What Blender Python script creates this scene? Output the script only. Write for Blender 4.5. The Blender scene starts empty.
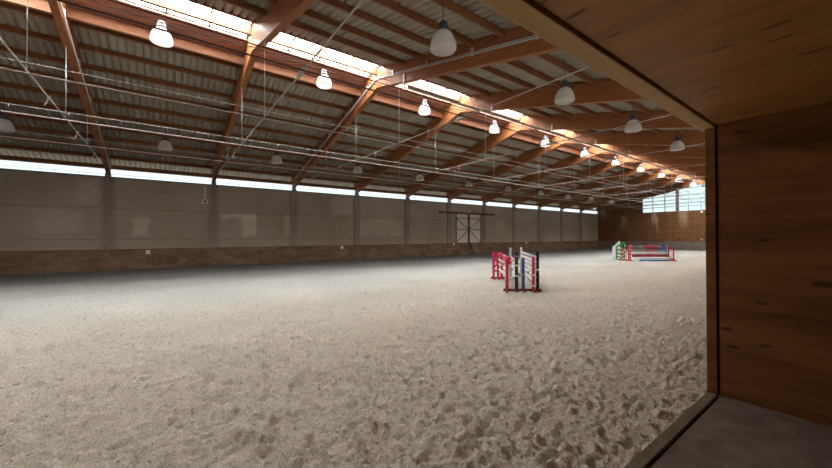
import bpy, bmesh, math, random
import numpy as np
from mathutils import Vector, Matrix
random.seed(7)
SC = bpy.context.scene
COL = SC.collection
R = math.radians
ORD = ['first', 'second', 'third', 'fourth', 'fifth', 'sixth', 'seventh', 'eighth', 'ninth', 'tenth', 'eleventh', 'twelfth']

# ------------------------------------------------------------------ layout (metres, sand at z = 0)
CAMZ = 1.8027
X0, BAY = -2.4445, 5.0              # first roof frame, bay length
def FX(k): return X0 + BAY * k
XA, XB = FX(-1), 52.5555            # end walls
YN, YF = 1.03, 25.10                # inner faces of the two long walls
YR = 12.95                          # ridge
SL = .245                           # roof slope
ZS = 7.32 + CAMZ                    # underside of the sheeting at the ridge
def zroof(y, off=0.0): return ZS + off - SL * abs(y - YR)
SLA = math.atan(SL)
WT = 3.31 + CAMZ                    # top of the concrete wall
ST = 3.80 + CAMZ                    # top of the window strip
KB = 1.14                           # top of the kick boards

# ------------------------------------------------------------------ materials
def mat(name, base=(.5, .5, .5), rough=.6, spec=.3, metal=0.0):
    m = bpy.data.materials.new(name); m.use_nodes = True
    b = m.node_tree.nodes['Principled BSDF']
    b.inputs['Base Color'].default_value = (*base, 1)
    b.inputs['Roughness'].default_value = rough
    b.inputs['Specular IOR Level'].default_value = spec
    b.inputs['Metallic'].default_value = metal
    return m

class NT:
    def __init__(s, m): s.t = m.node_tree; s.b = s.t.nodes['Principled BSDF']; s.m = m
    def n(s, typ, **k):
        nd = s.t.nodes.new(typ)
        for a, v in k.items():
            if a.startswith('i_'): nd.inputs[a[2:].replace('_', ' ')].default_value = v
            else: setattr(nd, a, v)
        return nd
    def l(s, a, b): s.t.links.new(a, b)
    def coord(s, scale=(1, 1, 1), rot=(0, 0, 0)):
        c = s.n('ShaderNodeTexCoord'); mp = s.n('ShaderNodeMapping')
        mp.inputs['Scale'].default_value = scale; mp.inputs['Rotation'].default_value = rot
        s.l(c.outputs['Object'], mp.inputs['Vector']); return mp.outputs[0]
    def noise(s, vec, scale, detail=4, rough=.55, dist=0.0):
        nd = s.n('ShaderNodeTexNoise'); nd.inputs['Scale'].default_value = scale
        nd.inputs['Detail'].default_value = detail; nd.inputs['Roughness'].default_value = rough
        nd.inputs['Distortion'].default_value = dist
        s.l(vec, nd.inputs['Vector']); return nd.outputs['Fac']
    def ramp(s, fac, stops):
        nd = s.n('ShaderNodeValToRGB'); e = nd.color_ramp.elements
        while len(e) < len(stops): e.new(.5)
        for el, (p, c) in zip(e, stops):
            el.position = p; el.color = (*c, 1) if len(c) == 3 else c
        s.l(fac, nd.inputs[0]); return nd.outputs['Color']
    def mix(s, fac, a, b, blend='MIX'):
        nd = s.n('ShaderNodeMix'); nd.data_type = 'RGBA'; nd.blend_type = blend
        for v, i in ((fac, 0), (a, 6), (b, 7)):
            if hasattr(v, 'is_linked') or hasattr(v, 'links'): s.l(v, nd.inputs[i])
            elif i == 0: nd.inputs[0].default_value = v
            else: nd.inputs[i].default_value = (*v, 1)
        return nd.outputs[2]
    def bump(s, h, strength=.3, dist=.01):
        nd = s.n('ShaderNodeBump'); nd.inputs['Strength'].default_value = strength
        nd.inputs['Distance'].default_value = dist
        s.l(h, nd.inputs['Height']); s.l(nd.outputs[0], s.b.inputs['Normal'])
    def col(s, c): s.l(c, s.b.inputs['Base Color'])
    def math(s, op, a, b=0.0, c=None):
        nd = s.n('ShaderNodeMath', operation=op)
        for i, v in enumerate((a, b, c)):
            if v is None: continue
            if hasattr(v, 'links'): s.l(v, nd.inputs[i])
            else: nd.inputs[i].default_value = v
        return nd.outputs[0]

def wood(name, dark, mid, light, grain=(1, 12, 12), scale=1.5, rough=.55, knots=0.0, knot_scale=(1, 1, 1), spec=.3):
    """grain: stretch of the noise space; the small value is the direction the fibres run."""
    m = mat(name, mid, rough, spec); t = NT(m)
    v = t.coord(grain)
    f = t.noise(v, scale, 6, .6, .4)
    c = t.ramp(f, [(.28, dark), (.5, mid), (.74, light)])
    big = t.noise(t.coord((.35, .35, .35)), 2.0, 3)
    c = t.mix(t.math('MULTIPLY', big, .45), c, dark)
    if knots:
        vk = t.coord(knot_scale)
        vo = t.n('ShaderNodeTexVoronoi', feature='F1'); vo.inputs['Scale'].default_value = 1.0
        vo.inputs['Randomness'].default_value = 1.0
        t.l(vk, vo.inputs['Vector'])
        wn = t.noise(v, scale * 3, 3)
        d = t.math('ADD', vo.outputs['Distance'], t.math('MULTIPLY', t.math('SUBTRACT', wn, .35), .55))
        k = t.n('ShaderNodeMapRange'); k.inputs['From Min'].default_value = .15; k.inputs['From Max'].default_value = .27
        k.inputs['To Min'].default_value = knots * .85; k.inputs['To Max'].default_value = 0
        t.l(d, k.inputs['Value'])
        c = t.mix(k.outputs[0], c, tuple(x * .22 for x in dark))
    t.col(c); t.bump(f, .12, .004)
    return m

M = {}
M['rafter'] = wood('glulam spruce', (.19, .072, .026), (.32, .122, .045), (.42, .18, .073), (12, .5, 20), 1.0, .5)
M['purlin'] = wood('stained purlin timber', (.14, .050, .018), (.23, .088, .031), (.32, .135, .05), (1, 18, 18), 1.0, .55)
M['edge'] = wood('pale spruce ridge timber', (.26, .118, .060), (.32, .152, .080), (.38, .19, .105), (.8, 12, 12), 1.2, .55)
M['ridge_beam'] = wood('spruce ridge beam', (.11, .052, .028), (.15, .073, .040), (.19, .098, .056), (.8, 12, 12), 1.2, .55)
M['ridge_board'] = wood('reddish ridge boards', (.28, .125, .082), (.38, .185, .13), (.46, .25, .185), (.8, 14, 14), 1.2, .6)
M['kick'] = wood('worn kick board plywood', (.09, .052, .032), (.185, .112, .070), (.28, .182, .12), (1.1, 1, 2.5), .9, .65)
M['gable'] = wood('brown gable plywood', (.115, .047, .016), (.18, .077, .026), (.245, .112, .042), (2.5, 1.2, 6), .7, .6)
M['booth'] = wood('knotty spruce board', (.16, .065, .022), (.31, .132, .044), (.46, .21, .075), (14, 1.0, 12), .55, .5, .9, (7, 3.0, 7.5))
M['booth_ceiling'] = wood('knotty spruce ceiling board', (.34, .155, .042), (.52, .255, .075), (.66, .345, .115), (10, .8, 10), .6, .5, .9, (8, 2.4, 7))
M['lintel'] = wood('pale planed beam', (.54, .33, .13), (.68, .43, .18), (.76, .51, .24), (.8, 10, 10), 1.0, .5, .7, (1.6, 5, 4))
M['gap'] = mat('dark gap', (.012, .008, .005), .9, .1)

m = mat('weathered floor board', (.22, .18, .14), .8, .2); t = NT(m)
f = t.noise(t.coord((3, 3, 3)), 2.2, 6)
t.col(t.ramp(f, [(.3, (.17, .135, .105)), (.6, (.245, .20, .16)), (.8, (.30, .25, .20))])); t.bump(f, .15, .004); M['booth_floor'] = m
m = mat('sandy sill timber', (.22, .18, .12), .8, .2); t = NT(m)
f = t.noise(t.coord((1.5, 8, 8)), 2.2, 5)
t.col(t.ramp(f, [(.3, (.185, .15, .105)), (.7, (.27, .225, .16))])); t.bump(f, .2, .004); M['sill'] = m

def concrete():
    m = mat('stained concrete panel', (.24, .2, .16), .85, .2); t = NT(m)
    v = t.coord((1, 1, 1))
    vn = t.n('ShaderNodeTexNoise'); vn.inputs['Scale'].default_value = 1.6; vn.inputs['Detail'].default_value = 5; t.l(v, vn.inputs['Vector'])
    va = t.n('ShaderNodeVectorMath', operation='MULTIPLY_ADD'); t.l(vn.outputs['Color'], va.inputs[0]); va.inputs[1].default_value = (.7, .7, .7); va.inputs[2].default_value = (-.35, -.35, -.35)
    vd = t.n('ShaderNodeVectorMath', operation='ADD'); t.l(v, vd.inputs[0]); t.l(va.outputs[0], vd.inputs[1])
    n1 = t.noise(v, .35, 5, .6); n2 = t.noise(v, 6, 4)
    c = t.ramp(n1, [(.3, (.32, .275, .225)), (.5, (.375, .328, .27)), (.72, (.43, .38, .325))])
    c = t.mix(t.math('MULTIPLY', n2, .22), c, (.15, .12, .09))
    sep = t.n('ShaderNodeSeparateXYZ'); t.l(vd.outputs[0], sep.inputs[0])
    def box(x0, x1, z0, z1, soft=.16):
        def edge(o, a, b):
            r1 = t.n('ShaderNodeMapRange', interpolation_type='SMOOTHSTEP'); t.l(o, r1.inputs['Value'])
            r1.inputs['From Min'].default_value = a - soft; r1.inputs['From Max'].default_value = a + soft
            r2 = t.n('ShaderNodeMapRange', interpolation_type='SMOOTHSTEP'); t.l(o, r2.inputs['Value'])
            r2.inputs['From Min'].default_value = b - soft; r2.inputs['From Max'].default_value = b + soft
            r2.inputs['To Min'].default_value = 1; r2.inputs['To Max'].default_value = 0
            return t.math('MULTIPLY', r1.outputs[0], r2.outputs[0])
        return t.math('MULTIPLY', edge(sep.outputs[0], x0, x1), edge(sep.outputs[2], z0, z1))
    Z = CAMZ
    for (x0, x1, z0, z1, a) in [(3.0, 5.1, 1.25 + Z, 1.55 + Z, .5), (4.25, 5.1, .05 + Z, 1.5 + Z, .45), (10.4, 12.2, 1.75 + Z, 3.1 + Z, .25),
                                (-1.35, -.7, .1 + Z, 1.1 + Z, .40), (6.9, 7.6, .1 + Z, 1.6 + Z, .22), (-5.2, -3.5, .3 + Z, 1.4 + Z, .12),
                                (-3.6, -2.9, 1.8 + Z, 3.1 + Z, .16), (12.9, 17.0, .15 + Z, 1.55 + Z, .20), (17.3, 18.0, .1 + Z, 3 + Z, .12), (29.5, 31, .5 + Z, 2 + Z, .15)]:
        c = t.mix(t.math('MULTIPLY', t.math('MULTIPLY', box(x0, x1, z0, z1), a), t.math('ADD', n1, .55)), c, (.70, .64, .57))
    t.col(c); t.bump(n2, .2, .01); return m
M['concrete'] = concrete()
m = mat('concrete column', (.15, .128, .10), .85, .2); t = NT(m)
f = t.noise(t.coord((2, 2, .6)), 1.5, 5); t.col(t.ramp(f, [(.3, (.22, .19, .155)), (.7, (.30, .262, .22))])); M['column'] = m
M['joint'] = mat('panel joint', (.21, .18, .15), .9, .1)
M['flashing'] = mat('grey zinc flashing', (.17, .17, .185), .5, .4)
m = mat('fibre cement sheet', (.29, .26, .21), .85, .2); t = NT(m)
v = t.coord((1, .25, .25)); f = t.noise(v, 2.6, 5); f2 = t.noise(t.coord((.3, .3, .3)), 1.0, 3)
c = t.ramp(f, [(.3, (.24, .215, .175)), (.55, (.30, .272, .228)), (.75, (.365, .338, .292))])
t.col(t.mix(t.math('MULTIPLY', f2, .35), c, (.31, .265, .20))); M['sheet'] = m
M['galv'] = mat('galvanised steel', (.55, .54, .52), .4, .5, .35)
M['white_pipe'] = mat('pale plastic pipe', (.32, .275, .25), .45, .4)
M['grey_pipe'] = mat('grey plastic conduit', (.42, .40, .38), .5, .4)
M['cable_and_backlit_pipe'] = mat('dark cable', (.05, .04, .04), .6, .3)  # cables and cords; also the first sprinkler pipe, painted as a backlit silhouette
M['housing'] = mat('dark lamp housing', (.05, .055, .075), .5, .4)
M['housing_pale'] = mat('grey lamp housing', (.035, .035, .04), .45, .5)
M['white'] = mat('white paint', (.78, .77, .75), .45, .4)
M['door_white'] = mat('off white door sheet', (.66, .62, .56), .6, .3)
M['door_frame'] = mat('grey door frame', (.16, .145, .13), .6, .3)
M['rust'] = wood('rusty brown track beam', (.10, .042, .022), (.15, .062, .034), (.20, .09, .05), (1, 8, 8), 1.5, .7)
M['mullion'] = mat('brown grey window bar', (.16, .13, .11), .6, .3)
M['bar_dark'] = mat('dark glazing bar', (.07, .065, .06), .6, .2)
M['mullion_grey'] = mat('grey window bar', (.36, .40, .42), .6, .3)
for n_, c_ in dict(red=(.62, .035, .05), pink=(.66, .035, .13), blue=(.055, .17, .50), black=(.018, .016, .02), green=(.035, .33, .10),
                   brown=(.38, .14, .06), purple=(.28, .10, .36), grey=(.30, .28, .30), darkred=(.36, .035, .05), maroon=(.20, .035, .03), lightblue=(.50, .58, .70),
                   orange=(.70, .30, .08), navy=(.07, .10, .30), darkgrey=(.16, .14, .15)).items():
    M[n_] = mat(n_ + ' paint', c_, .45, .4)

# frosted acrylic lamp dome
def shade_mat():
    m = bpy.data.materials.new('frosted acrylic'); m.use_nodes = True; nt = m.node_tree
    out = nt.nodes['Material Output']; p = nt.nodes['Principled BSDF']
    p.inputs['Base Color'].default_value = (.58, .56, .53, 1); p.inputs['Roughness'].default_value = .25
    tr = nt.nodes.new('ShaderNodeBsdfTranslucent'); tr.inputs[0].default_value = (.88, .88, .86, 1)
    mx = nt.nodes.new('ShaderNodeMixShader'); mx.inputs[0].default_value = .5
    nt.links.new(p.outputs[0], mx.inputs[1]); nt.links.new(tr.outputs[0], mx.inputs[2]); nt.links.new(mx.outputs[0], out.inputs[0])
    return m
M['shade'] = shade_mat()

def glow(name, col, strength):
    m = bpy.data.materials.new(name); m.use_nodes = True; nt = m.node_tree
    nt.nodes.remove(nt.nodes['Principled BSDF'])
    e = nt.nodes.new('ShaderNodeEmission'); e.inputs[0].default_value = (*col, 1); e.inputs[1].default_value = strength
    nt.links.new(e.outputs[0], nt.nodes['Material Output'].inputs[0]); return m
M['sky_ridge'] = glow('daylight through ridge glazing', (1, .985, .96), 7.6)
M['sky_strip'] = glow('daylight through side glazing', (.83, .985, 1.0), .25)
M['sky_near_fill'] = glow('brightened near side glazing', (1, .97, .92), 1.5)  # unseen near strip, glow raised above the far one as fill light
M['sky_end'] = glow('daylight through gable glazing', (.78, .96, 1.0), .215)

def sand():
    m = mat('raked riding sand', (.45, .39, .31), .95, .1); t = NT(m)
    v = t.coord((1, 1, 1))
    n1 = t.noise(v, .25, 4); n2 = t.noise(v, 38, 5, .7); n3 = t.noise(v, 5, 4, .6)
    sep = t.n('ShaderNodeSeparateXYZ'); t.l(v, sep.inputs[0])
    # sand greyer and damper further out; near paleness also painted in against skylight falloff
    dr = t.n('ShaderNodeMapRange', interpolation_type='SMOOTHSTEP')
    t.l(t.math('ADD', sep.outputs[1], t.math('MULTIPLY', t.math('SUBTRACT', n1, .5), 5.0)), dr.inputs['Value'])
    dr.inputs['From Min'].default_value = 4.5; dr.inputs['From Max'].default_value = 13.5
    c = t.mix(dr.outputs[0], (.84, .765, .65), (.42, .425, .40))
    g = t.n('ShaderNodeMapRange'); t.l(t.noise(v, 62, 3, .7), g.inputs['Value'])
    g.inputs['From Min'].default_value = .36; g.inputs['From Max'].default_value = .64; g.inputs['To Min'].default_value = .62; g.inputs['To Max'].default_value = 1.18
    gm = t.n('ShaderNodeMix', data_type='RGBA', blend_type='MULTIPLY'); gm.inputs[0].default_value = 1; t.l(c, gm.inputs[6]); t.l(g.outputs[0], gm.inputs[7]); c = gm.outputs[2]
        # damp dark crumbs, and the damp grey riding track along the far wall
    cr = t.n('ShaderNodeMapRange', interpolation_type='SMOOTHSTEP'); t.l(t.noise(v, 15, 4, .65), cr.inputs['Value'])
    cr.inputs['From Min'].default_value = .57; cr.inputs['From Max'].default_value = .68; cr.inputs['To Max'].default_value = .6
    c = t.mix(cr.outputs[0], c, (.16, .135, .10))
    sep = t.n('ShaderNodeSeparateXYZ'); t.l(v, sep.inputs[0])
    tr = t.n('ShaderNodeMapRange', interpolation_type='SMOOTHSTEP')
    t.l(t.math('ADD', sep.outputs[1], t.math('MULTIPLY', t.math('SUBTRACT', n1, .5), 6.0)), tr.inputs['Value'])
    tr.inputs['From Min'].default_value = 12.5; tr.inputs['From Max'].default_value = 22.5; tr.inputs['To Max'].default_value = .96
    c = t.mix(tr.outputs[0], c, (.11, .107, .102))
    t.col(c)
    h = t.math('ADD', t.math('MULTIPLY', n2, 1.2), t.math('ADD', t.math('MULTIPLY', n3, 1.6), t.math('MULTIPLY', t.noise(v, 14, 5, .65), 1.6)))
    t.bump(h, .55, .03); return m
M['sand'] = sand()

# ------------------------------------------------------------------ mesh helpers
class MB:
    def __init__(s): s.bm = bmesh.new(); s.ms = []
    def mi(s, m):
        if m not in s.ms: s.ms.append(m)
        return s.ms.index(m)
    def _set(s, faces, m):
        i = s.mi(m)
        for f in faces: f.material_index = i
    def box(s, lo, hi, m, mtx=None):
        r = bmesh.ops.create_cube(s.bm, size=1)
        c = [(a + b) / 2 for a, b in zip(lo, hi)]; d = [max(b - a, 1e-4) for a, b in zip(lo, hi)]
        X = Matrix.Translation(c) @ Matrix.Diagonal((*d, 1))
        if mtx is not None: X = mtx @ X
        bmesh.ops.transform(s.bm, matrix=X, verts=r['verts'])
        s._set({f for v in r['verts'] for f in v.link_faces}, m); return s
    def beam(s, p, q, w, h, m):
        """a box from p to q, w wide (horizontal) and h high."""
        p, q = Vector(p), Vector(q); d = q - p; L = d.length; x = d / L
        up = Vector((0, 0, 1)) if abs(x.z) < .99 else Vector((0, 1, 0))
        y = up.cross(x).normalized(); z = x.cross(y)
        X = Matrix(((x.x, y.x, z.x, p.x), (x.y, y.y, z.y, p.y), (x.z, y.z, z.z, p.z), (0, 0, 0, 1)))
        return s.box((0, -w / 2, -h / 2), (L, w / 2, h / 2), m, X)
    def tube(s, pts, r, m, seg=8):
        pts = [Vector(p) for p in pts]
        for p, q in zip(pts[:-1], pts[1:]):
            d = q - p
            if d.length < 1e-5: continue
            X = Matrix.Translation((p + q) / 2) @ d.to_track_quat('Z', 'Y').to_matrix().to_4x4()
            g = bmesh.ops.create_cone(s.bm, cap_ends=True, segments=seg, radius1=r, radius2=r, depth=d.length, matrix=X)
            fs = {f for v in g['verts'] for f in v.link_faces}
            for f in fs: f.smooth = len(f.verts) == 4
            s._set(fs, m)
        return s
    def lathe(s, prof, m, seg=28, at=(0, 0, 0)):
        rings = []
        for r_, z in prof:
            if r_ < 1e-5: rings.append([s.bm.verts.new((at[0], at[1], at[2] + z))])
            else: rings.append([s.bm.verts.new((at[0] + r_ * math.cos(2 * math.pi * i / seg), at[1] + r_ * math.sin(2 * math.pi * i / seg), at[2] + z)) for i in range(seg)])
        i_m = s.mi(m)
        for a, b in zip(rings[:-1], rings[1:]):
            for i in range(seg):
                j = (i + 1) % seg
                if len(a) == 1 and len(b) == 1: continue
                vs = [a[0], b[j], b[i]] if len(a) == 1 else [a[i], a[j], b[0]] if len(b) == 1 else [a[i], a[j], b[j], b[i]]
                f = s.bm.faces.new(vs); f.material_index = i_m; f.smooth = True
        return s
    def prism(s, poly, x0, x1, m):
        """a polygon in (y, z) swept from x0 to x1."""
        a = [s.bm.verts.new((x0, y, z)) for y, z in poly]; b = [s.bm.verts.new((x1, y, z)) for y, z in poly]
        fs = [s.bm.faces.new(a), s.bm.faces.new(b[::-1])]
        n = len(poly)
        for i in range(n): fs.append(s.bm.faces.new([a[i], b[i], b[(i + 1) % n], a[(i + 1) % n]]))
        s._set(fs, m); return s
    def build(s, name, parent=None, loc=None, bevel=0.0):
        bmesh.ops.recalc_face_normals(s.bm, faces=s.bm.faces)
        me = bpy.data.meshes.new(name); s.bm.to_mesh(me); s.bm.free()
        for m in s.ms: me.materials.append(m)
        o = bpy.data.objects.new(name, me); COL.objects.link(o)
        if parent: o.parent = parent
        if loc: o.location = loc
        if bevel:
            b = o.modifiers.new('bevel', 'BEVEL'); b.width = bevel; b.segments = 2; b.limit_method = 'ANGLE'
        return o

def tag(o, label, cat=None, group=None, kind=None):
    o['label'] = label
    if cat: o['category'] = cat
    if group: o['group'] = group
    if kind: o['kind'] = kind
    return o
def struct(o, label, cat): return tag(o, label, cat, kind='structure')
def empty(name, loc, rz=0):
    o = bpy.data.objects.new(name, None); COL.objects.link(o); o.location = loc; o.rotation_euler.z = rz
    o.empty_display_size = .1; return o
def copy_tree(o, parent=None):
    c = o.copy(); COL.objects.link(c)
    if parent: c.parent = parent
    for ch in list(o.children): copy_tree(ch, c)
    return c

# ------------------------------------------------------------------ sand floor: a real relief, finer where the camera stands
def vnoise(x, y, seed):
    xi = np.floor(x).astype(np.int64); yi = np.floor(y).astype(np.int64); fx = x - xi; fy = y - yi
    def hsh(a, b):
        h = (a * 374761393 + b * 668265263 + seed * 1442695041) & 0xffffffff
        h = ((h ^ (h >> 13)) * 1274126177) & 0xffffffff
        return ((h ^ (h >> 16)) & 0xffff) / 65535.0
    u = fx * fx * (3 - 2 * fx); v = fy * fy * (3 - 2 * fy)
    a = hsh(xi, yi) * (1 - u) + hsh(xi + 1, yi) * u; b = hsh(xi, yi + 1) * (1 - u) + hsh(xi + 1, yi + 1) * u
    return a * (1 - v) + b * v
def axis(lo, hi, c, d0, growth, dmax):
    pts = [c]
    p, d = c, d0
    while p < hi: p += d; d = min(dmax, d0 + growth * max(0, p - c)); pts.append(min(p, hi))
    p, d = c, d0
    left = []
    while p > lo: p -= d; d = min(dmax, d0 + growth * max(0, c - p)); left.append(max(p, lo))
    return np.array(sorted(set(left + pts)))
def make_sand():
    xs = axis(XA, XB, 2.0, .020, .0055, .30); ys = axis(YN - .01, YF - .02, 1.06, .016, .0062, .20)
    Xg, Yg = np.meshgrid(xs, ys, indexing='ij')
    wx = Xg + .10 * (vnoise(Xg * 3, Yg * 3, 11) - .5); wy = Yg + .10 * (vnoise(Xg * 3, Yg * 3, 12) - .5)
    h = .022 * (vnoise(wx * .8, wy * .8, 1) - .5) + .014 * (vnoise(wx * 3.1, wy * 3.1, 2) - .5)
    for f_, a_, sd in ((6.5, .006, 3), (12, .012, 4), (23, .016, 7)):
        b = np.abs(vnoise(wx * f_, wy * f_, sd) - .5) * 2
        h += a_ * (1 - b) ** 2
    c1 = vnoise(wx * 13, wy * 13, 8); c2 = vnoise(Xg * 27, Yg * 27, 9)
    h += .042 * np.clip(c1 - .53, 0, 1) ** .6 + .032 * np.clip(c2 - .53, 0, 1) ** .6
    h += .027 * (vnoise(Xg * 36, Yg * 36, 5) - .5) + .018 * (vnoise(Xg * 64, Yg * 64, 6) - .5)
    # hoof prints: oval dents with a thrown-up rim
    rng = np.random.default_rng(5)
    n = 13000
    near = rng.uniform(0, 1, n) < .6
    px = np.where(near, rng.uniform(-4, 10, n), rng.uniform(XA + .5, 34, n)); py = np.where(near, rng.uniform(YN + .1, 10, n), rng.uniform(YN + .2, YF - .8, n))
    an = rng.uniform(0, 6.28, n); sz = np.where(near, .013 + .048 * rng.uniform(0, 1, n) ** 2.2, rng.uniform(.03, .085, n)); dp = rng.uniform(.015, .045, n)
    for x, y, a, r, d in zip(px, py, an, sz, dp):
        i0, i1 = np.searchsorted(xs, (x - 3 * r, x + 3 * r)); j0, j1 = np.searchsorted(ys, (y - 3 * r, y + 3 * r))
        if i1 - i0 < 2 or j1 - j0 < 2: continue
        dx = Xg[i0:i1, j0:j1] - x; dy = Yg[i0:i1, j0:j1] - y
        u = (dx * math.cos(a) + dy * math.sin(a)) / (r * 1.5); v = (-dx * math.sin(a) + dy * math.cos(a)) / r
        q = u * u + v * v
        h[i0:i1, j0:j1] += -d * np.exp(-(q ** 1.6)) + d * .55 * np.exp(-((np.sqrt(q) - 1.35) / .33) ** 2) * (.4 + .6 * (u > 0))
    h -= .02
    nx, ny = Xg.shape
    co = np.stack([Xg, Yg, h], -1).reshape(-1, 3).astype(np.float32)
    idx = np.arange(nx * ny).reshape(nx, ny)
    q = np.stack([idx[:-1, :-1], idx[1:, :-1], idx[1:, 1:], idx[:-1, 1:]], -1).reshape(-1, 4)
    me = bpy.data.meshes.new('floor')
    me.vertices.add(len(co)); me.vertices.foreach_set('co', co.ravel())
    me.loops.add(q.size); me.loops.foreach_set('vertex_index', q.ravel().astype(np.int32))
    me.polygons.add(len(q)); me.polygons.foreach_set('loop_start', np.arange(0, q.size, 4, dtype=np.int32))
    me.polygons.foreach_set('loop_total', np.full(len(q), 4, np.int32))
    me.update(); me.validate(); me.shade_smooth()
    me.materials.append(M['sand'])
    o = bpy.data.objects.new('floor', me); COL.objects.link(o)
    struct(o, 'loose beige riding sand covered in hoof prints', 'floor')
make_sand()

# ------------------------------------------------------------------ long walls
def long_wall(name, side, label):
    y0, y1 = (YF, YF + .30) if side > 0 else (YN - .09, YN)
    b = MB()
    if side > 0:
        b.box((XA, y0, 0), (XB, y1, WT), M['concrete'])
        for z in (1.61 + CAMZ, -.10 + CAMZ): b.box((XA, y0 - .004, z - .018), (XB, y0 + .01, z + .018), M['joint'])
        for k in range(0, 11):
            for s_ in (-1, 1): b.box((FX(k) + s_ * .30 - .012, y0 - .004, KB), (FX(k) + s_ * .30 + .012, y0 + .01, WT - .05), M['joint'])
    else:
        b.box((XA, y0, 0), (-1.5, y1, WT), M['concrete']); b.box((4.60, y0, 0), (XB, y1, WT), M['concrete'])
        b.box((-1.5, y0, 3.05), (4.60, y1, WT), M['concrete']); b.box((-1.5, y0, -.3), (4.6, y1, .10), M['concrete'])
    struct(b.build(name), label, 'wall')
long_wall('wall_left', 1, 'long grey concrete panel wall across the arena')
long_wall('wall_right', -1, 'long wall pierced by the viewing box opening')
for k in range(0, 11):
    b = MB(); b.box((FX(k) - .22, YF - .07, KB + .01), (FX(k) + .22, YF - .001, WT - .02), M['column'])
    struct(b.build('trim_%d' % (k + 1)), 'darker concrete column in the panel wall under the ' + ORD[k] + ' roof frame', 'column')
b = MB(); b.box((XA, YF - .05, WT - .03), (XB, YF + .32, WT + .035), M['flashing'])
struct(b.build('trim_12'), 'grey metal flashing along the top of the panel wall', 'trim')
b = MB(); b.box((XA, YF - .02, ST), (XB, YF + .16, ST + .20), M['purlin'])
struct(b.build('trim_13'), 'brown timber edge beam along the far eave', 'trim')

# kick boards
M['kick_grey'] = wood('grey scuffed kick boards', (.10, .080, .068), (.175, .148, .13), (.25, .22, .20), (2, 1, 3), .9, .65)
def kick(name, P, Q, label, z1=KB, nrm=(0, -1), wd='kick'):
    b = MB(); b.beam((P[0], P[1], z1 / 2 - .05), (Q[0], Q[1], z1 / 2 - .05), .05, z1 + .1, M[wd])
    L = math.hypot(Q[0] - P[0], Q[1] - P[1]); n = int(L / 2.5)
    for i in range(1, n):
        t_ = i / n; x = P[0] + (Q[0] - P[0]) * t_; y = P[1] + (Q[1] - P[1]) * t_
        b.box((x - .008 + nrm[0] * .026, y - .008 + nrm[1] * .026, 0), (x + .008 + nrm[0] * .026, y + .008 + nrm[1] * .026, z1 - .02), M['joint'])
    b.beam((P[0], P[1], z1 + .0), (Q[0], Q[1], z1 + .0), .07, .035, M['rust'])
    struct(b.build(name), label, 'kick board')
kick('baseboard_left', (XA, YF - .075), (XB, YF - .075), 'brown plywood kick boards along the concrete wall')
kick('baseboard_right', (4.62, YN + .012), (XB, YN + .012), 'brown plywood kick boards beyond the viewing box', nrm=(0, 1))

# ------------------------------------------------------------------ gables
GW0, GW1, GZ0 = 19.15, 6.75, 3.155 + CAMZ        # gable window y extent, sill
def gw_top(y): return 5.06 + CAMZ + .208 * (19.15 - max(y, 25.9 - y))
def gable():
    b = MB(); x0, x1 = XB, XB + .2
    b.prism([(YF + .3, -.2), (YF + .3, zroof(YF + .3)), (GW0, zroof(GW0)), (GW0, -.2)], x0, x1, M['gable'])
    b.prism([(GW1, -.2), (GW1, zroof(GW1)), (YN - .1, zroof(YN - .1)), (YN - .1, -.2)], x0, x1, M['gable'])
    b.prism([(GW0, -.2), (GW0, GZ0), (GW1, GZ0), (GW1, -.2)], x0, x1, M['gable'])
    b.prism([(GW0, gw_top(GW0)), (GW0, zroof(GW0)), (YR, zroof(YR)), (GW1, zroof(GW1)), (GW1, gw_top(GW1)), (YR, gw_top(YR))], x0, x1, M['gable'])
    # sheet joints in the plywood
    for y in np.arange(2.2, 25, 1.25): b.box((x0 - .006, y - .012, KB), (x0 + .01, y + .012, GZ0 if 6.7 < y < 19.2 else zroof(y) - .3), M['joint'])
    for z in (2.4, 3.65): b.box((x0 - .006, 1.1, z - .012), (x0 + .01, 25.1, z + .012), M['joint'])
    struct(b.build('wall_back'), 'brown plywood gable wall at the end of the arena', 'wall')
gable()
# pale water stains on the gable: soft-edged, in its material
t = NT(M['gable']); base_link = t.b.inputs['Base Color'].links[0].from_socket
v = t.coord((1, 1, 1)); sep = t.n('ShaderNodeSeparateXYZ'); t.l(v, sep.inputs[0])
nz = t.noise(t.coord((1, 1, .35)), 2.2, 4)
c = base_link
for (yc, w, z0, z1, a) in [(21.5, .45, 2.2, 4.6, .55), (17.8, .42, 2.6, 4.85, .85), (17.45, .10, 1.2, 4.3, .8), (14.6, .60, 2.0, 4.9, .6), (24.4, .5, 3.8, 5.6, .35)]:
    dy = t.math('DIVIDE', t.math('ABSOLUTE', t.math('SUBTRACT', sep.outputs[1], yc)), w)
    g = t.n('ShaderNodeMapRange', interpolation_type='SMOOTHSTEP'); t.l(dy, g.inputs['Value'])
    g.inputs['From Min'].default_value = .35; g.inputs['From Max'].default_value = 1.2; g.inputs['To Min'].default_value = 1; g.inputs['To Max'].default_value = 0
    r1 = t.n('ShaderNodeMapRange', interpolation_type='SMOOTHSTEP'); t.l(sep.outputs[2], r1.inputs['Value'])
    r1.inputs['From Min'].default_value = z0; r1.inputs['From Max'].default_value = z1 - .2
    r2 = t.n('ShaderNodeMapRange'); t.l(sep.outputs[2], r2.inputs['Value'])
    r2.inputs['From Min'].default_value = z1; r2.inputs['From Max'].default_value = z1 + .1; r2.inputs['To Min'].default_value = 1; r2.inputs['To Max'].default_value = 0
    fac = t.math('MULTIPLY', t.math('MULTIPLY', g.outputs[0], t.math('MULTIPLY', r1.outputs[0], r2.outputs[0])), t.math('MULTIPLY', nz, a))
    c = t.mix(fac, c, (.62, .52, .36))
t.col(c)
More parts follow.
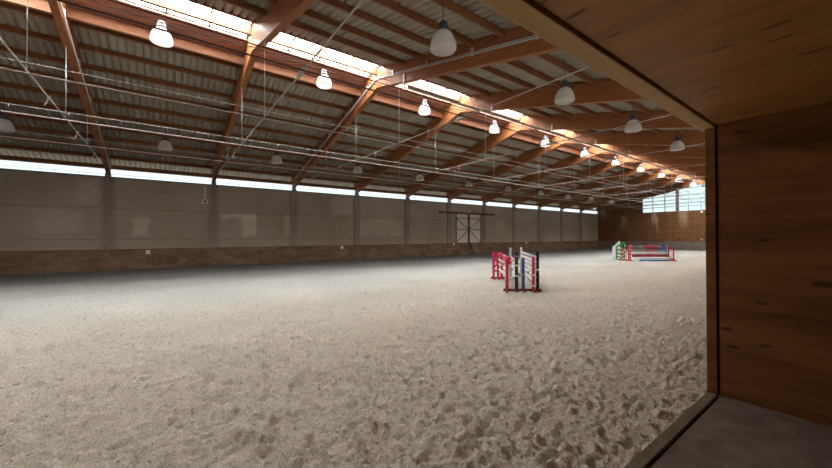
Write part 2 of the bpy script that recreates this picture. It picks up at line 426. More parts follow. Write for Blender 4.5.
b = MB(); b.prism([(YF + .3, -.2), (YF + .3, zroof(YF + .3)), (YR, ZS), (YN - .1, zroof(YN - .1)), (YN - .1, -.2)], XA - .2, XA, M['gable'])
struct(b.build('wall_front'), 'plywood gable wall at the near end of the arena', 'wall')
kick('baseboard_back', (XB - .06, YN + .1), (XB - .06, YF - .12), 'grey brown kick boards below the gable wall', nrm=(-1, 0), wd='kick_grey')
M_k = M['kick']

# gable window
w = empty('window_13', (XB, YR, GZ0)); struct(w, 'wide gable window with sloping top at the end of the arena', 'window')
def rel(o): o.location = tuple(-x for x in (XB, YR, GZ0)); return o
pane = MB(); pane.prism([(GW0, GZ0), (GW0, gw_top(GW0)), (YR, gw_top(YR)), (GW1, gw_top(GW1)), (GW1, GZ0)], XB + .10, XB + .13, M['sky_end'])
rel(pane.build('pane', w))
fr = MB()
fr.box((XB + .01, GW1 - .06, GZ0 - .06), (XB + .12, GW0 + .06, GZ0 + .04), M['mullion_grey'])
for a_, b_ in ((GW0, YR), (YR, GW1)): fr.beam((XB + .06, a_, gw_top(a_)), (XB + .06, b_, gw_top(b_)), .11, .07, M['mullion'])
for y in (GW0, GW1): fr.box((XB + .01, y - .04, GZ0), (XB + .12, y + .04, gw_top(y)), M['mullion_grey'])
rel(fr.build('frame', w))
for y, hw, mm in [(17.95, .035, 'mullion_grey'), (16.58, .045, 'mullion_grey'), (15.24, .17, 'mullion'), (14.10, .04, 'mullion_grey'), (12.85, .04, 'mullion_grey'),
                  (11.8, .04, 'mullion_grey'), (10.66, .17, 'mullion'), (9.32, .04, 'mullion_grey'), (7.95, .04, 'mullion_grey')]:
    x = MB(); x.box((XB + .015, y - hw, GZ0 + .03), (XB + .11, y + hw, gw_top(y)), M[mm]); rel(x.build('mullion', w))
for i, z in enumerate((.62, 1.05, 1.5, 1.95, 2.4)):
    zz = GZ0 + z
    yy = GW0 if gw_top(GW0) > zz else 19.15 - (zz - 5.06 - CAMZ) / .208
    x = MB(); x.box((XB + .06, 25.9 - yy, zz - .035), (XB + .105, yy, zz + .035), M['mullion_grey']); rel(x.build('glazing_bar', w))

# ------------------------------------------------------------------ window strips under the eaves, one per bay
def strip(n, k, side):
    xa = XA if k < 0 else FX(k) + .02; xb = FX(k + 1) - .02 if k < 10 else XB
    yc = YF + .10 if side > 0 else YN - .06
    root = empty('window_%d' % n, ((xa + xb) / 2, yc, WT + .03))
    o = (-(xa + xb) / 2, -yc, -(WT + .03))
    b = MB(); b.box((xa, yc, WT + .03), (xb, yc + .02, ST + .01), M['sky_strip']); b.build('pane', root, o)
    b = MB()
    b.box((xa, yc - .03, WT + .03), (xb, yc + .03, WT + .06), M['mullion_grey']); b.box((xa, yc - .03, ST - .03), (xb, yc + .03, ST), M['mullion_grey'])
    for x in (xa + .02, xb - .02): b.box((x - .02, yc - .03, WT + .03), (x + .02, yc + .03, ST), M['mullion_grey'])
    b.build('frame', root, o)
    b = MB(); b.box((xa, yc - .025, WT + .19), (xb, yc - .003, WT + .205), M['white']); b.build('glazing_bar', root, o)
    where = 'near end of the far eave' if k < 0 else ORD[k] + ' and ' + ORD[k + 1] + ' roof frames' if k < 10 else ''
    if side > 0:
        lab = ('glowing strip window under the far eave at the near end' if k < 0 else 'glowing strip window under the far eave between the ' + where if k < 10
               else 'glowing strip window under the far eave beside the gable wall')
        struct(root, lab, 'window')
    return root
for k in range(-1, 11): strip(k + 2, k, 1)
b = MB(); b.box((XA, YN - .06, WT), (XB, YN - .03, ST), M['sky_near_fill'])  # out of view; its extra glow is added to fill the hall
struct(b.build('window_25'), 'unseen strip window under the near eave', 'window')
b = MB(); b.box((XA, YN - .16, ST), (XB, YN + .02, ST + .20), M['purlin'])
struct(b.build('trim_14'), 'brown timber edge beam along the near eave', 'trim')

# ------------------------------------------------------------------ corrugated roof sheets
def sheets(name, side, label):
    p = .235; a = .10
    n = int((XB - XA) / p * 12)
    xs = np.linspace(XA, XB, n + 1); wv = a * (1 - np.abs(np.sin((xs - XA) / p * np.pi)) ** .9) ** 1.3 + .004
    d = np.array([1.45 if side > 0 else .69, 3.2, 5.4, 7.6, 9.8, 11.8, 13.3])
    v = []; f = []
    for dy in d:
        y = YR + side * dy; z = zroof(y)
        v += [(x, y, z + w_) for x, w_ in zip(xs, wv)]
    for j in range(len(d) - 1):
        for i in range(n):
            q = [j * (n + 1) + i, j * (n + 1) + i + 1, (j + 1) * (n + 1) + i + 1, (j + 1) * (n + 1) + i]
            f.append(q if side < 0 else q[::-1])
    me = bpy.data.meshes.new(name); me.from_pydata(v, [], f); me.update(); me.shade_smooth()
    me.materials.append(M['sheet'])
    o = bpy.data.objects.new(name, me); COL.objects.link(o)
    s_ = o.modifiers.new('thick', 'SOLIDIFY'); s_.thickness = .008; s_.offset = 0
    struct(o, label, 'roof')
sheets('ceiling', 1, 'corrugated fibre cement roof sheeting on the far slope')
sheets('ceiling.001', -1, 'corrugated fibre cement roof sheeting on the near slope')

# ridge: reddish boards from sheet to glazing, glazing in bays, ridge beam, edge beams with small posts
b = MB()
for i in range(5):
    y0 = YR + .65 + i * .16; y1 = y0 + .155
    b.beam((XA, (y0 + y1) / 2, zroof((y0 + y1) / 2) + .05), (XB, (y0 + y1) / 2, zroof((y0 + y1) / 2) + .05), .15, .05, M['ridge_board'])
b.box((XA, YR + 1.44, zroof(YR + 1.46)), (XB, YR + 1.48, zroof(YR + 1.46) + .14), M['ridge_board'])
struct(b.build('trim_15'), 'reddish boards beside the ridge skylight on the far slope', 'trim')
b = MB(); b.beam((XA, YR - .65, zroof(YR - .65) + .07), (XB, YR - .65, zroof(YR - .65) + .07), .09, .20, M['ridge_board'])
struct(b.build('trim_16'), 'reddish kerb board beside the ridge skylight on the near slope', 'trim')
def skylight(n, k):
    xa = XA if k < 0 else FX(k) + .12; xb = FX(k + 1) - .12 if k < 10 else XB
    xm = (xa + xb) / 2
    root = empty('window_%d' % n, (xm, YR, ZS)); o = (-xm, -YR, -ZS)
    for side in (1, -1):
        b = MB(); y1 = YR + side * .63
        b.prism([(YR, ZS + .10), (YR, ZS + .13), (y1, zroof(y1) + .13), (y1, zroof(y1) + .10)], xa, xb, M['sky_ridge']); b.build('pane', root, o)
        for i in range(0, 5):
            x = xa + (xb - xa) * i / 4; x = min(max(x, xa + .02), xb - .02)
            b = MB(); b.beam((x, YR, ZS + .07), (x, y1, zroof(y1) + .07), .05, .06, M['bar_dark']); b.build('glazing_bar', root, o)
    lab = ('bright ridge skylight between the ' + ORD[k] + ' and ' + ORD[k + 1] + ' roof frames' if 0 <= k < 10
           else 'bright ridge skylight before the first roof frame' if k < 0 else 'bright ridge skylight beside the gable wall')
    struct(root, lab, 'skylight')
for k in range(-1, 11): skylight(26 + k + 1, k)
bays = [(k, XA if k < 0 else FX(k) + .10, FX(k + 1) - .10 if k < 10 else XB - .02) for k in range(-1, 11)]
def bay_words(k):
    if k < 0: return 'in the bay before the first roof frame'
    if k > 9: return 'in the bay against the gable wall'
    return 'between the ' + ORD[k] + ' and ' + ORD[k + 1] + ' roof frames'
for k, xa, xb in bays:
    if k >= 0:
        b = MB(); b.box((xa, YR - .06, ZS - .29 + .0), (xb, YR + .06, ZS + .06), M['ridge_beam'])
        tag(b.build('ridge_beam'), 'pale ridge beam splitting the skylight ' + bay_words(k), 'roof beam', 'ridge beams')
    root = empty('skylight_edge_beam', ((xa + xb) / 2, YR + 1.52, zroof(YR + 1.52) - .3))
    tag(root, 'pale thick edge beam below the skylight, far slope, ' + bay_words(k), 'roof beam', 'skylight edge beams on the far slope')
    o = tuple(-x for x in root.location)
    b = MB(); zc = zroof(YR + 1.5)
    b.box((xa, YR + 1.43, zc - .345), (xb, YR + 1.55, zc - .055), M['edge']); b.build('beam', root, o)
    for i in range(1, 4):
        x = FX(k) + 1.25 * i
        if not xa < x < xb: continue
        b = MB(); b.box((x - .05, YR + 1.36, zc - .06), (x + .05, YR + 1.43, zc + .14), M['edge']); b.build('post', root, o)

# ------------------------------------------------------------------ glued timber frames
def frame(k):
    x = FX(k); w_ = .10
    root = empty('roof_frame', (x, YR, ZS - .85)); o = tuple(-v for v in root.location)
    tag(root, 'glued timber roof frame, ' + ORD[k] + ' from the near end of the hall', 'roof frame', 'glued timber roof frames')
    zb = 6.50 + CAMZ
    for side in (1, -1):
        ye = YR + side * 12.17
        yw = YR + side * 12.45
        top = lambda y: zroof(y) - .004
        b = MB(); b.prism([(YR, zb), (YR + side * 11.3, zb - .2425 * 11.3), (ye, WT + .18), (yw, WT + .18), (yw, top(yw)), (YR, top(YR))], x - w_, x + w_, M['rafter'])
        b.build('rafter', root, o, .006)
        if side > 0:
            b = MB(); b.box((x - .12, ye - .26, WT + .035), (x + .12, ye + .10, WT + .18), M['flashing']); b.build('bearing_shoe', root, o)
    b = MB(); b.box((x - .112, YR - .28, zb + .25), (x + .112, YR + .28, zb + .62), M['edge']); b.build('ridge_glare_patch', root, o)  # pale block stands in for overexposed skylight on the rafter faces
    return root
for k in range(0, 11): frame(k)

# purlins, one per bay and row
FARD = [2.02, 3.05, 4.12, 5.2, 6.3, 7.4, 8.5, 9.6, 10.7, 11.75]
NEARD = [2.12, 3.3, 4.55, 5.72, 6.91, 8.1, 9.3]
def purlin(k, xa, xb, dy, side):
    y = YR + side * dy; L = xb - xa
    b = MB(); b.box((-L / 2, -.035, -.18), (L / 2, .035, 0), M['purlin'])
    b_ = b.build('roof_purlin', None, ((xa + xb) / 2, y, zroof(y) + .002)); b_.rotation_euler.x = -side * SLA
    return b_
HIDDEN_NEAR = 4
for k, xa, xb in bays:
    for i, dy in enumerate(FARD):
        o = purlin(k, xa, xb, dy, 1)
        bw = 'before first frame' if k < 0 else 'beside gable wall' if k > 9 else ORD[k] + ' bay from the first frame'
        tag(o, 'far slope timber purlin, ' + ORD[i] + ' below the skylight, ' + bw, 'purlin', 'purlins on the far roof slope')
    if k >= 0:
        for i, dy in enumerate(NEARD):
            o = purlin(k, xa, xb, dy, -1)
            bw = 'beside gable wall' if k > 9 else ORD[k] + ' bay from the first frame'
            tag(o, 'near slope timber purlin, ' + ORD[i] + ' below the skylight, ' + bw, 'purlin', 'purlins on the near roof slope')

# ------------------------------------------------------------------ pendant lamps
def lamp_proto(pale):
    root = empty('pendant_lamp', (0, 0, 0))
    b = MB()
    out = [(.0, -.045), (.12, -.042), (.22, -.032), (.275, -.015), (.296, .012), (.298, .04), (.290, .11), (.268, .20), (.228, .29), (.185, .355), (.14, .40), (.09, .415)]
    inn = [(max(r_ - .012, .0), z + (.012 if z < 0 else 0)) for r_, z in out[::-1]]
    b.lathe(out, M['shade']); b.build('lamp_shade', root)
    b = MB(); b.lathe([(0, .40), (.12, .40), (.135, .43), (.125, .47), (.105, .50), (.108, .57), (.085, .62), (.04, .65), (.0, .66)], M['housing_pale' if pale else 'housing'], 20)
    b.build('lamp_housing', root)
    return root
def lamp(proto, first, x, y, z, ztop, label, group):
    o = proto if first else copy_tree(proto)
    o.location = (x, y, z)
    b = MB(); b.tube([(0, 0, .64), (0, 0, ztop - z)], .010, M['cable_and_backlit_pipe'], 6); b.build('cord', o)
    tag(o, label, 'pendant lamp', group)
    return o
# the pale domes under the ridge, then the two dim rows
P1 = lamp_proto(True); base_children = list(P1.children)
def rows():
    P2 = lamp_proto(False)
    spec = []
    for k in range(0, 11):
        x = FX(k + .5) + (-.12 if k == 0 else 0)
        spec.append((P1, x, 12.9, 5.93 + CAMZ, ZS - .20, 'white dome lamp glowing under the ridge skylight, ' + ORD[k] + ' from the near end', 'pendant lamps under the ridge'))
    for k in range(-1, 10):
        y = 19.9; z = 4.13 + CAMZ
        spec.append((P2, FX(k + .5), y, z, zroof(y), 'dim frosted dome lamp over the far side, ' + ORD[k + 1] + ' from the near end', 'pendant lamps along the far side'))
    for i, k in enumerate(range(1, 5)):
        y = 5.8; z = 4.21 + CAMZ
        spec.append((P2, FX(k + .5), y, z, zroof(y), 'dim frosted dome lamp near the viewing box, ' + ORD[i] + ' along its row', 'pendant lamps along the near side'))
    ch = {P1: list(P1.children), P2: list(P2.children)}
    used = set()
    for p, x, y, z, zt, lab, grp in spec:
        if p in used:
            o = p.copy(); COL.objects.link(o)
            for c_ in ch[p]: q = c_.copy(); COL.objects.link(q); q.parent = o
        else: o = p; used.add(p)
        o.location = (x, y, z)
        b = MB(); b.tube([(0, 0, .64), (0, 0, zt - z)], .010, M['cable_and_backlit_pipe'], 6); b.build('cord', o)
        tag(o, lab, 'pendant lamp', grp)
rows()

# ------------------------------------------------------------------ sprinkler pipes, their wires and nozzles
ZP = 3.67 + CAMZ
LY = [7.5, 11.27, 15.05, 18.8]
for i, y in enumerate(LY):
    root = empty('sprinkler_pipe', (FX(0), y, ZP)); o = (-FX(0), -y, -ZP)
    tag(root, 'long pale sprinkler pipe running the hall, ' + ORD[3 - i] + ' out from the concrete wall', 'pipe', 'lengthwise sprinkler pipes')
    b = MB(); b.tube([(XA, y, ZP), (XB, y, ZP)], .021 if i else .018, M['white_pipe'] if i else M['cable_and_backlit_pipe'], 8); b.build('pipe', root, o)  # first pipe and its wire coloured dark for their backlit look
    b = MB(); b.tube([(XA, y, ZP + .24), (XB, y, ZP + .24)], .008 if i else .014, M['galv'] if i else M['cable_and_backlit_pipe'], 6); b.build('support_wire', root, o)
    if i:
        for k in range(0, 24):
            x = XA + 1.3 + 1.25 * k
            b = MB(); b.tube([(x, y, ZP + .24), (x, y, ZP + .14)], .010, M['white_pipe'], 6); b.build('clip', root, o)
for k in range(0, 11):
    x = FX(k) + (-.05 if k else -.02)
    root = empty('cross_pipe', (x, LY[0], ZP + .055)); o = tuple(-v for v in root.location)
    tag(root, 'pale sprinkler pipe crossing the hall under the ' + ORD[k] + ' roof frame', 'pipe', 'crosswise sprinkler pipes')
    b = MB(); b.tube([(x, 2.4, ZP + .055), (x, 22.2, ZP + .055)], .018, M['white_pipe'] if k else M['galv'], 8); b.build('pipe', root, o)
    b = MB(); b.tube([(x, 7.55, ZP + .055), (x, 7.95, ZP + .055)], .05, M['grey_pipe'], 10); b.build('coupling', root, o)
    for y in (9.4, 13.1, 16.9, 20.6):
        b = MB(); z = ZP + .055
        b.tube([(x, y - .07, z), (x, y + .07, z)], .034, M['white_pipe'], 8)
        b.tube([(x, y, z), (x - .04, y - .02, z - .13)], .020, M['white_pipe'], 6); b.tube([(x - .04, y - .02, z - .13), (x - .08, y - .04, z - .24)], .014, M['white_pipe'], 6)
        b.build('nozzle', root, o)
    for y in LY[1:]:
        b = MB(); zt = 6.50 + CAMZ - .2425 * abs(y - YR)
        b.tube([(x, y, ZP + .06), (x, y, zt)], .009, M['galv'], 6); b.build('hanger_rod', root, o)

# conduits along two rafters, tray along the ridge, wires
def along_rafter(k, side_x, ya, yb, label, r=.022, dz=.38):
    x = FX(k) + side_x
    zz = lambda y: 6.50 + CAMZ - .2425 * abs(y - YR) + dz
    root = empty('conduit', (x, YR, zz(YR))); o = tuple(-v for v in root.location)
    tag(root, label, 'conduit')
    ys = [ya] + ([YR] if ya < YR < yb else []) + [yb]
    b = MB(); b.tube([(x, y, zz(y)) for y in ys], r, M['grey_pipe'], 8); b.tube([(x, y, zz(y) + .06) for y in ys], r * .6, M['grey_pipe'], 8); b.build('tube', root, o)
    for y in np.arange(ya + 1, yb, 2.2):
        b = MB(); b.box((x - .03, y - .02, zz(y) - .03), (x + .03, y + .02, zz(y) + .2), M['galv']); b.build('clip', root, o)
along_rafter(2, -.13, 4.0, 24.3, 'grey conduit fixed along the third roof frame', .026, .36)
along_rafter(0, .125, 12.9, 24.6, 'thin pale conduit fixed along the first roof frame', .02, .12)
yt, zt = 10.8, 5.76 + CAMZ
root = empty('cable_tray', (FX(2), yt, zt)); o = tuple(-v for v in root.location)
tag(root, 'pale cable tray hung below the ridge along the hall', 'cable tray')
b = MB(); b.box((FX(2), yt - .05, zt - .02), (XB, yt + .05, zt + .015), M['galv']); b.box((FX(2), yt - .05, zt), (XB, yt - .04, zt + .05), M['galv']); b.box((FX(2), yt + .04, zt), (XB, yt + .05, zt + .05), M['galv']); b.build('tray', root, o)
for k in range(2, 11):
    b = MB(); x = FX(k) - .13
    b.box((x - .025, yt - .02, zt - .10), (x + .025, yt + .02, zt + .52), M['galv']); b.build('hanger', root, o)
for y, nm in ((11.9, 'nearer'), (12.5, 'further')):
    zc = 6.42 + CAMZ
    pts = []
    for k in range(0, 11):
        pts.append((FX(k), y, zc))
        if k < 10:
            for f_ in (.25, .5, .75): pts.append((FX(k) + 5 * f_, y, zc - .10 * math.sin(math.pi * f_)))
    b = MB(); b.tube([(XA, y, zc)] + pts + [(XB, y, zc)], .013, M['cable_and_backlit_pipe'], 6)
    tag(b.build('cable'), 'dark cable strung below the ridge skylight, the ' + nm + ' of two', 'cable', 'cables below the ridge')
# ------------------------------------------------------------------ sliding door on the far wall
d = empty('door_1', (25.16, YF, KB)); struct(d, 'pale double sliding door with cross braces in the concrete wall', 'door')
o = (-25.16, -YF, -KB)
zt_ = 3.98
b = MB(); b.box((21.25, YF - .20, 4.09), (29.05, YF - .06, 4.25), M['rust']); b.build('door_track', d, o)
b = MB(); b.box((25.05, YF - .24, 4.24), (25.28, YF - .1, 4.40), M['white']); b.build('track_bracket', d, o)
for xa, xb, s in ((23.38, 25.10, 1), (25.22, 26.94, -1)):
    b = MB(); b.box((xa, YF - .10, KB + .02), (xb, YF - .045, zt_ + .12), M['door_white']); leaf = b.build('door_leaf', d, o)
    y0, y1 = YF - .135, YF - .10
    def bar(p, q, w_, nm):
        b = MB(); b.beam((p[0], (y0 + y1) / 2, p[1]), (q[0], (y0 + y1) / 2, q[1]), y1 - y0, w_, M['door_frame']); b.build(nm, leaf)
    zm = (KB + zt_) / 2 - .02
    bar((xa + .04, KB), (xa + .04, zt_ + .1), .12, 'stile'); bar((xb - .04, KB), (xb - .04, zt_ + .1), .12, 'stile')
    bar((xa, zt_ - .32), (xb, zt_ - .32), .09, 'rail'); bar((xa, KB + .02), (xb, KB + .02), .10, 'rail'); bar((xa, zm), (xb, zm), .09, 'rail')
    xo, xi = (xa + .06, xb - .06) if s > 0 else (xb - .06, xa + .06)
    bar((xo, zt_ - .36), (xi, zm + .08), .07, 'brace'); bar((xo, KB + .1), (xi, zm - .08), .07, 'brace')
    # each leaf's bars sit on the leaf
b = MB(); b.beam((25.15, YF - .17, zt_ + .05), (25.15, YF - .17, KB + .02), .06, .16, M['door_frame']); b.build('centre_post', d, o)
b = MB(); b.tube([(25.25, YF - .16, KB + .1), (25.6, YF - .22, .25), (25.85, YF - .3, .04)], .05, M['black'], 8)
tag(b.build('door_prop'), 'dark bar leaning below the sliding door down to the sand', 'bar')

# small things on the walls
for i, (x, z, s, lab) in enumerate([(-.72, .96, .09, 'small white marker plate with dark mark on the kick board, nearest'),
                                   (11.25, .98, .10, 'small white marker plate on the kick board before the fourth column'),
                                   (23.08, 1.07, .09, 'small white marker plate beside the sliding door'),
                                   (34.8, 1.03, .11, 'small white marker plate on the kick board beyond the sliding door')]):
    root = empty('marker_plate', (x, YF - .11, z)); tag(root, lab, 'sign', 'marker plates along the far wall')
    b = MB(); b.box((-s, -.012, -s * 1.15), (s, .008, s * 1.15), M['white']); b.build('plate', root, None, .004)
    b = MB()
    if i == 0: b.prism([(-.03, -.05)] * 0 or [(-.016, -.045), (-.016, .045), (-.012, .045), (-.012, -.045)], -.035, .025, M['darkgrey'])
    else:
        pts = [(.04 * math.cos(a), -.014, .05 * math.sin(a)) for a in np.linspace(0, 2 * math.pi, 13)]
        b.tube(pts, .008, M['darkgrey'], 5)
    b.build('mark', root)
root = empty('hanging_socket', (2.08, YF - .05, 2.26 + CAMZ)); tag(root, 'small white socket box hanging from a pipe on the wall', 'socket')
b = MB(); b.tube([(0, 0, .10), (0, 0, .95)], .035, M['white'], 8); b.build('pipe', root)
b = MB(); b.box((-.16, -.05, -.13), (-.09, .04, .10), M['white']); b.box((.09, -.05, -.13), (.16, .04, .10), M['white']); b.box((-.16, -.05, -.15), (.16, .04, -.09), M['white']); b.box((-.16, -.05, .05), (.16, .04, .10), M['white'])
b.box((-.09, .0, -.09), (.09, .03, .05), M['darkgrey']); b.build('box', root)
root = empty('wall_light', (XB - .12, 12.75, 2.93 + CAMZ)); tag(root, 'small white light below the gable window', 'wall light')
b = MB(); b.lathe([(0, -.12), (.09, -.1), (.12, 0), (.09, .1), (0, .12)], M['white'], 16); b.build('globe', root)
b = MB(); b.box((.05, -.05, -.05), (.12, .05, .05), M['grey']); b.build('bracket', root)
b = MB(); b.box((XB - .022, 12.72, 1.26), (XB - .001, 12.92, 1.50), M['grey'])
tag(b.build('marker_plate'), 'small pale marker plate on the gable wall just above the kick boards', 'sign')

# ------------------------------------------------------------------ show jumps
def wing(pts, label, tint, group, rungs=(), foot=.30, cups=(), posts_w=.075):
    """pts: list of (x, y, height, colour) uprights in plan; rungs: list of (z, colour); foot: half length of each foot board."""
    x0, y0 = pts[0][:2]
    root = empty('jump_standard', (x0, y0, 0)); tag(root, label, 'jump standard', group)
    dx, dy = pts[-1][0] - x0, pts[-1][1] - y0
    L = math.hypot(dx, dy) or 1; ux, uy = (dx / L, dy / L) if len(pts) > 1 else (.68, -.73); vx, vy = -uy, ux
    posts = []
    for x, y, h, c_ in pts:
        b = MB(); b.beam((x - x0, y - y0, .02), (x - x0, y - y0, h), posts_w, posts_w, M[c_]); posts.append(b.build('post', root, None, .006))
        b = MB(); b.beam((x - x0 - vx * foot, y - y0 - vy * foot, .035), (x - x0 + vx * foot, y - y0 + vy * foot, .035), .06, .07, M[tint]); b.build('foot', root, None, .006)
    if len(pts) > 1:
        for z0, z1, c_, hh in rungs:
            b = MB(); b.beam((0, 0, z0), (dx, dy, z1), .03, hh, M[c_]); b.build('rail', root)
        b = MB(); b.beam((-ux * .12, -uy * .12, .055), (dx + ux * .12, dy + uy * .12, .055), .06, .08, M[tint]); b.build('base_board', root, None, .006)
    for (i, z, c_) in cups:
        x, y = pts[i][0] - x0, pts[i][1] - y0
        b = MB(); b.box((x - .045, y - .045, z - .03), (x + .045, y + .045, z + .03), M[c_]); b.build('jump_cup', posts[i])
    return root
def pole(p, q, z, bands, label, group, r=.05, z2=None, name='jump_pole'):
    p = Vector((*p, z)); q = Vector((*q, z if z2 is None else z2))
    mid = (p + q) / 2
    b = MB(); n = len(bands); tot = sum(w_ for _, w_ in bands); t_ = 0
    for c_, w_ in bands:
        a0 = p.lerp(q, t_ / tot) - mid; t_ += w_; a1 = p.lerp(q, t_ / tot) - mid
        b.tube([a0, a1], r, M[c_], 12)
    o = b.build(name, None, mid); tag(o, label, name.replace('_', ' '), group); return o
def plank(p, q, z, h, bands, label, group, th=.03):
    p = Vector((*p, z)); q = Vector((*q, z)); mid = (p + q) / 2
    b = MB(); tot = sum(w_ for _, w_ in bands); t_ = 0
    for c_, w_ in bands:
        a0 = p.lerp(q, t_ / tot) - mid; t_ += w_; a1 = p.lerp(q, t_ / tot) - mid
        b.beam(a0, a1, th, h, M[c_])
    o = b.build('jump_plank', None, mid); tag(o, label, 'jump plank', group); return o

G1 = 'standards of the nearer jump'; GP = 'poles of the nearer jump'
wing([(9.08, 7.27, 1.07, 'red'), (9.27, 7.04, 1.30, 'black')], 'red and black jump standard at the front of the nearer jump', 'maroon', G1,
     [], .26, [(1, .52, 'white'), (1, .86, 'white'), (1, 1.16, 'purple')])
wing([(9.50, 6.95, 1.08, 'blue'), (9.70, 6.70, 1.14, 'pink'), (9.82, 6.63, 1.32, 'black')], 'blue, pink and black jump standard at the front of the nearer jump', 'maroon', G1,
     [], .26, [(0, .55, 'lightblue'), (1, .55, 'white'), (2, .72, 'white'), (1, .2, 'white')])
wing([(11.30, 9.76, 1.17, 'pink'), (11.45, 9.64, 1.12, 'pink'), (11.57, 9.54, 1.15, 'pink')], 'pinkish red slatted jump standard at the back of the nearer jump', 'red', G1,
     [(.9, .5, 'pink', .07), (.45, .9, 'pink', .07), (.35, .35, 'pink', .07), (1.05, 1.05, 'pink', .06)], .28)
wing([(11.87, 9.32, 1.33, 'lightblue'), (12.06, 9.17, 1.18, 'purple')], 'pale blue and purple jump standard at the back of the nearer jump', 'white', G1, [(.4, .4, 'white', .08), (.8, .8, 'white', .08)], .26)
wing([(12.23, 9.04, 1.35, 'white')], 'tall white jump standard at the back of the nearer jump', 'white', G1, [(.4, .4, 'white', .08)], .26)
wh = [('white', 1)]
rw = [('red', 1), ('white', 1), ('red', 1), ('white', 1), ('red', 1)]
A0, A1 = (11.46, 9.58), (9.14, 7.20)
for z, bd, lab in [(1.08, [('pink', 3), ('white', .6), ('pink', 2)], 'pinkish red pole on top of the left row of the nearer jump'),
                   (.95, [('red', 2), ('pink', 2)], 'red pole just below the top pole of the left row of the nearer jump'),
                   (.82, [('white', 3), ('pink', .5), ('white', 1.5)], 'white pole below two red poles on the left row of the nearer jump'),
                   (.63, [('white', 1), ('pink', 1), ('white', 2)], 'white and pink pole in the middle of the left row of the nearer jump'),
                   (.41, wh, 'lowest white pole on the left row of the nearer jump')]:
    pole(A0, A1, z, bd, lab, GP)
B0, B1 = (11.84, 9.26), (9.33, 6.99)
for z, bd, lab in [(.90, [('white', 1), ('orange', 1), ('white', 1)], 'white and orange pole in the middle row of the nearer jump, upper'),
                   (.55, [('white', 3), ('grey', 1)], 'white pole in the middle row of the nearer jump, lower')]:
    pole(B0, B1, z, bd, lab, GP)
C0, C1 = (12.22, 8.98), (9.72, 6.66)
for z, bd, lab in [(1.13, wh, 'top white pole on the right row of the nearer jump'), (.99, wh, 'second highest white pole on the right row of the nearer jump'),
                   (.84, wh, 'third highest white pole on the right row of the nearer jump'), (.66, wh, 'fourth highest white pole on the right row of the nearer jump'),
                   (.48, [('white', 3), ('darkgrey', .7), ('white', 2)], 'white pole with a dark band on the right row of the nearer jump'), (.28, wh, 'lowest white pole on the right row of the nearer jump')]:
    pole(C0, C1, z, bd, lab, GP)

G2 = 'standards of the further jump'; GP2 = 'poles of the further jump'
wing([(27.30, 10.87, 1.16, 'red'), (27.40, 10.79, 1.18, 'red')], 'red jump standard with white holes at the left of the further jump', 'red', G2, [(.5, .5, 'red', .1)], .30,
     [(1, z, 'white') for z in (.12, .35, .6, .85, 1.08)])
wing([(29.44, 9.17, 1.16, 'white'), (29.52, 9.10, 1.18, 'red'), (29.80, 8.88, .80, 'red')], 'red and white jump wing at the right of the further jump', 'red', G2,
     [(1.08, .78, 'red', .09), (.72, .66, 'white', .16), (.50, .48, 'white', .10), (.30, .30, 'white', .12), (.15, .15, 'red', .07)], .30)
wing([(26.86, 11.22, .82, 'brown'), (27.07, 11.05, 1.02, 'brown')], 'brown jump wing left of the red standard of the further jump', 'brown', G2,
     [(.7, .9, 'brown', .1), (.45, .5, 'brown', .1), (.25, .25, 'brown', .1)], .25, [(1, z, 'white') for z in (.2, .5, .8)] + [(0, .35, 'white'), (0, .65, 'white')])
wing([(27.74, 11.90, 1.05, 'green'), (27.98, 11.70, 1.36, 'green'), (28.22, 11.50, 1.36, 'green')], 'green jump wing behind the brown wing of the further jump', 'green', G2,
     [(1.0, 1.30, 'green', .1), (.75, .85, 'green', .1), (.5, .5, 'green', .1), (.25, .25, 'green', .1)], .25, [(1, .9, 'white'), (2, 1.1, 'white')])
wing([(28.96, 12.68, .95, 'white'), (28.86, 12.39, 1.18, 'white'), (28.75, 12.10, 1.42, 'white')], 'white jump wing with sloping top beside the green wing', 'white', G2,
     [(.88, 1.36, 'white', .13), (.72, 1.10, 'white', .17), (.54, .83, 'white', .17), (.36, .56, 'white', .17), (.18, .25, 'white', .17)], .22)
F0, F1 = (27.44, 10.70), (29.42, 9.12)
for z, bd, lab in [(1.06, [('darkgrey', 1), ('grey', .8), ('red', 2.2), ('grey', .6), ('navy', 1.2)], 'top grey, red and navy pole of the further jump'),
                   (.92, [('darkgrey', 2), ('maroon', 2), ('navy', 1.3)], 'dark pole just below the top of the further jump'),
                   (.74, [('grey', 2), ('red', 2), ('blue', .9), ('darkgrey', .5)], 'grey, red and blue pole in the middle of the further jump'),
                   (.58, [('white', 5), ('lightblue', 1)], 'white pole in the middle of the further jump')]:
    pole(F0, F1, z, bd, lab, GP2, .055)
plank(F0, F1, .40, .20, [('darkred', 2), ('pink', .8), ('darkred', 1), ('pink', .8), ('darkred', 2)], 'red plank low on the further jump', 'planks of the further jump')
pole((27.42, 10.55), (29.2, 9.0), .20, [('white', 1.0), ('lightblue', 3), ('white', 1)], 'pale pole lying low in front of the further jump', GP2, .05)
pole((27.7, 10.30), (29.25, 8.95), .06, [('blue', 4), ('lightblue', .4)], 'blue pole lying on the sand under the further jump', GP2, .06)

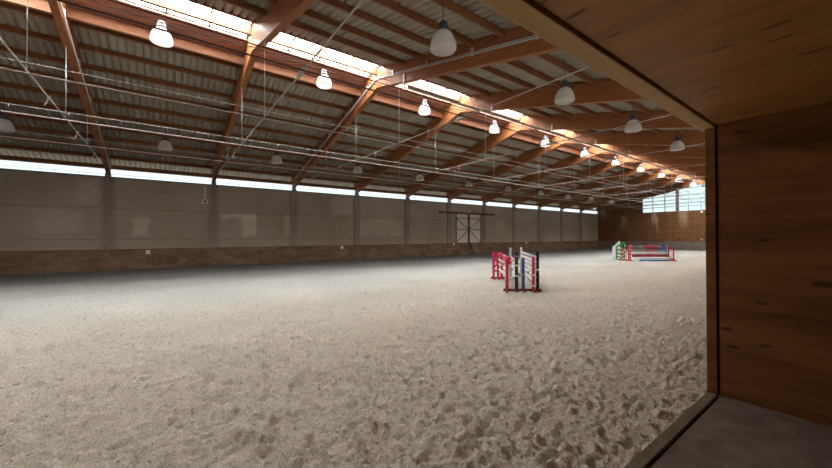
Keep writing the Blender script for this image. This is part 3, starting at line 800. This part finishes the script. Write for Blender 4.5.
# ------------------------------------------------------------------ viewing box the camera stands in
ZC = 1.108 + CAMZ; ZF = .20; XP = 4.51
b = MB(); b.box((XP, -2.6, ZF - .1), (XP + .06, .965, ZC + .12), M['booth'])
b.box((XP - .004, .965, ZF), (XP + .05, .985, ZC + .03), M['gap'])
struct(b.build('wall_booth'), 'knotty brown board wall at the end of the viewing box', 'wall')
b = MB(); b.box((-1.6, -2.7, ZF - .1), (XP + .06, -2.6, ZC + .12), M['booth']); b.box((-1.7, -2.7, ZF - .1), (-1.6, .98, ZC + .12), M['booth'])
struct(b.build('wall_booth_rear'), 'board walls behind the camera', 'wall')
b = MB(); b.box((-1.6, -2.7, ZC + .02), (XP + .06, .970, ZC + .10), M['booth_ceiling']); b.box((-1.6, .968, ZC + .045), (XP + .05, .99, ZC + .1), M['gap'])
struct(b.build('ceiling_booth'), 'knotty brown board ceiling of the viewing box', 'ceiling')
b = MB(); b.box((-1.6, -2.7, ZF - .12), (XP, .955, ZF), M['booth_floor']); b.box((-1.6, .95, ZF - .13), (XP, .985, ZF - .03), M['gap'])
struct(b.build('floor_booth'), 'grey dusty floor of the viewing box', 'floor')
b = MB(); b.box((-1.6, .985, ZC), (XP + .10, 1.115, ZC + .20), M['lintel'])
struct(b.build('trim_17', None, None, .006), 'pale wooden beam above the viewing box opening', 'trim')
b = MB(); b.box((XP, .985, ZF - .02), (XP + .10, 1.068, ZC), M['booth'])
struct(b.build('trim_18', None, None, .005), 'wooden post at the side of the viewing box opening', 'trim')
b = MB(); b.box((-1.6, .985, -.05), (XP + .10, 1.068, ZF), M['sill'])
struct(b.build('trim_19', None, None, .006), 'sandy wooden sill of the viewing box opening', 'trim')

# ------------------------------------------------------------------ sky, camera, colour
W = bpy.data.worlds.new('overcast sky'); SC.world = W; W.use_nodes = True
bg = W.node_tree.nodes['Background']; bg.inputs[0].default_value = (1, .96, .86, 1); bg.inputs[1].default_value = .15

cam = bpy.data.cameras.new('camera'); co = bpy.data.objects.new('camera', cam); COL.objects.link(co)
cam.sensor_width = 36; cam.lens = 342.0264 / 832 * 36; cam.clip_start = .02; cam.clip_end = 300
yaw, pit, rol = .6359, .0082, -.0025
fw = Vector((math.sin(yaw) * math.cos(pit), math.cos(yaw) * math.cos(pit), math.sin(pit)))
r = Vector((math.cos(yaw), -math.sin(yaw), 0)); u = r.cross(fw)
c_, s_ = math.cos(rol), math.sin(rol)
rr = c_ * r + s_ * u; uu = -s_ * r + c_ * u
co.matrix_world = Matrix(((rr.x, uu.x, -fw.x, 0), (rr.y, uu.y, -fw.y, 0), (rr.z, uu.z, -fw.z, CAMZ), (0, 0, 0, 1)))
SC.camera = co
vs = SC.view_settings
SC.display_settings.display_device = 'sRGB'
vs.view_transform = 'Standard'; vs.look = 'None'; vs.gamma = 1; vs.use_curve_mapping = False; vs.exposure = 2.3
SC.cycles.max_bounces = 10; SC.cycles.diffuse_bounces = 6; SC.cycles.sample_clamp_indirect = 6
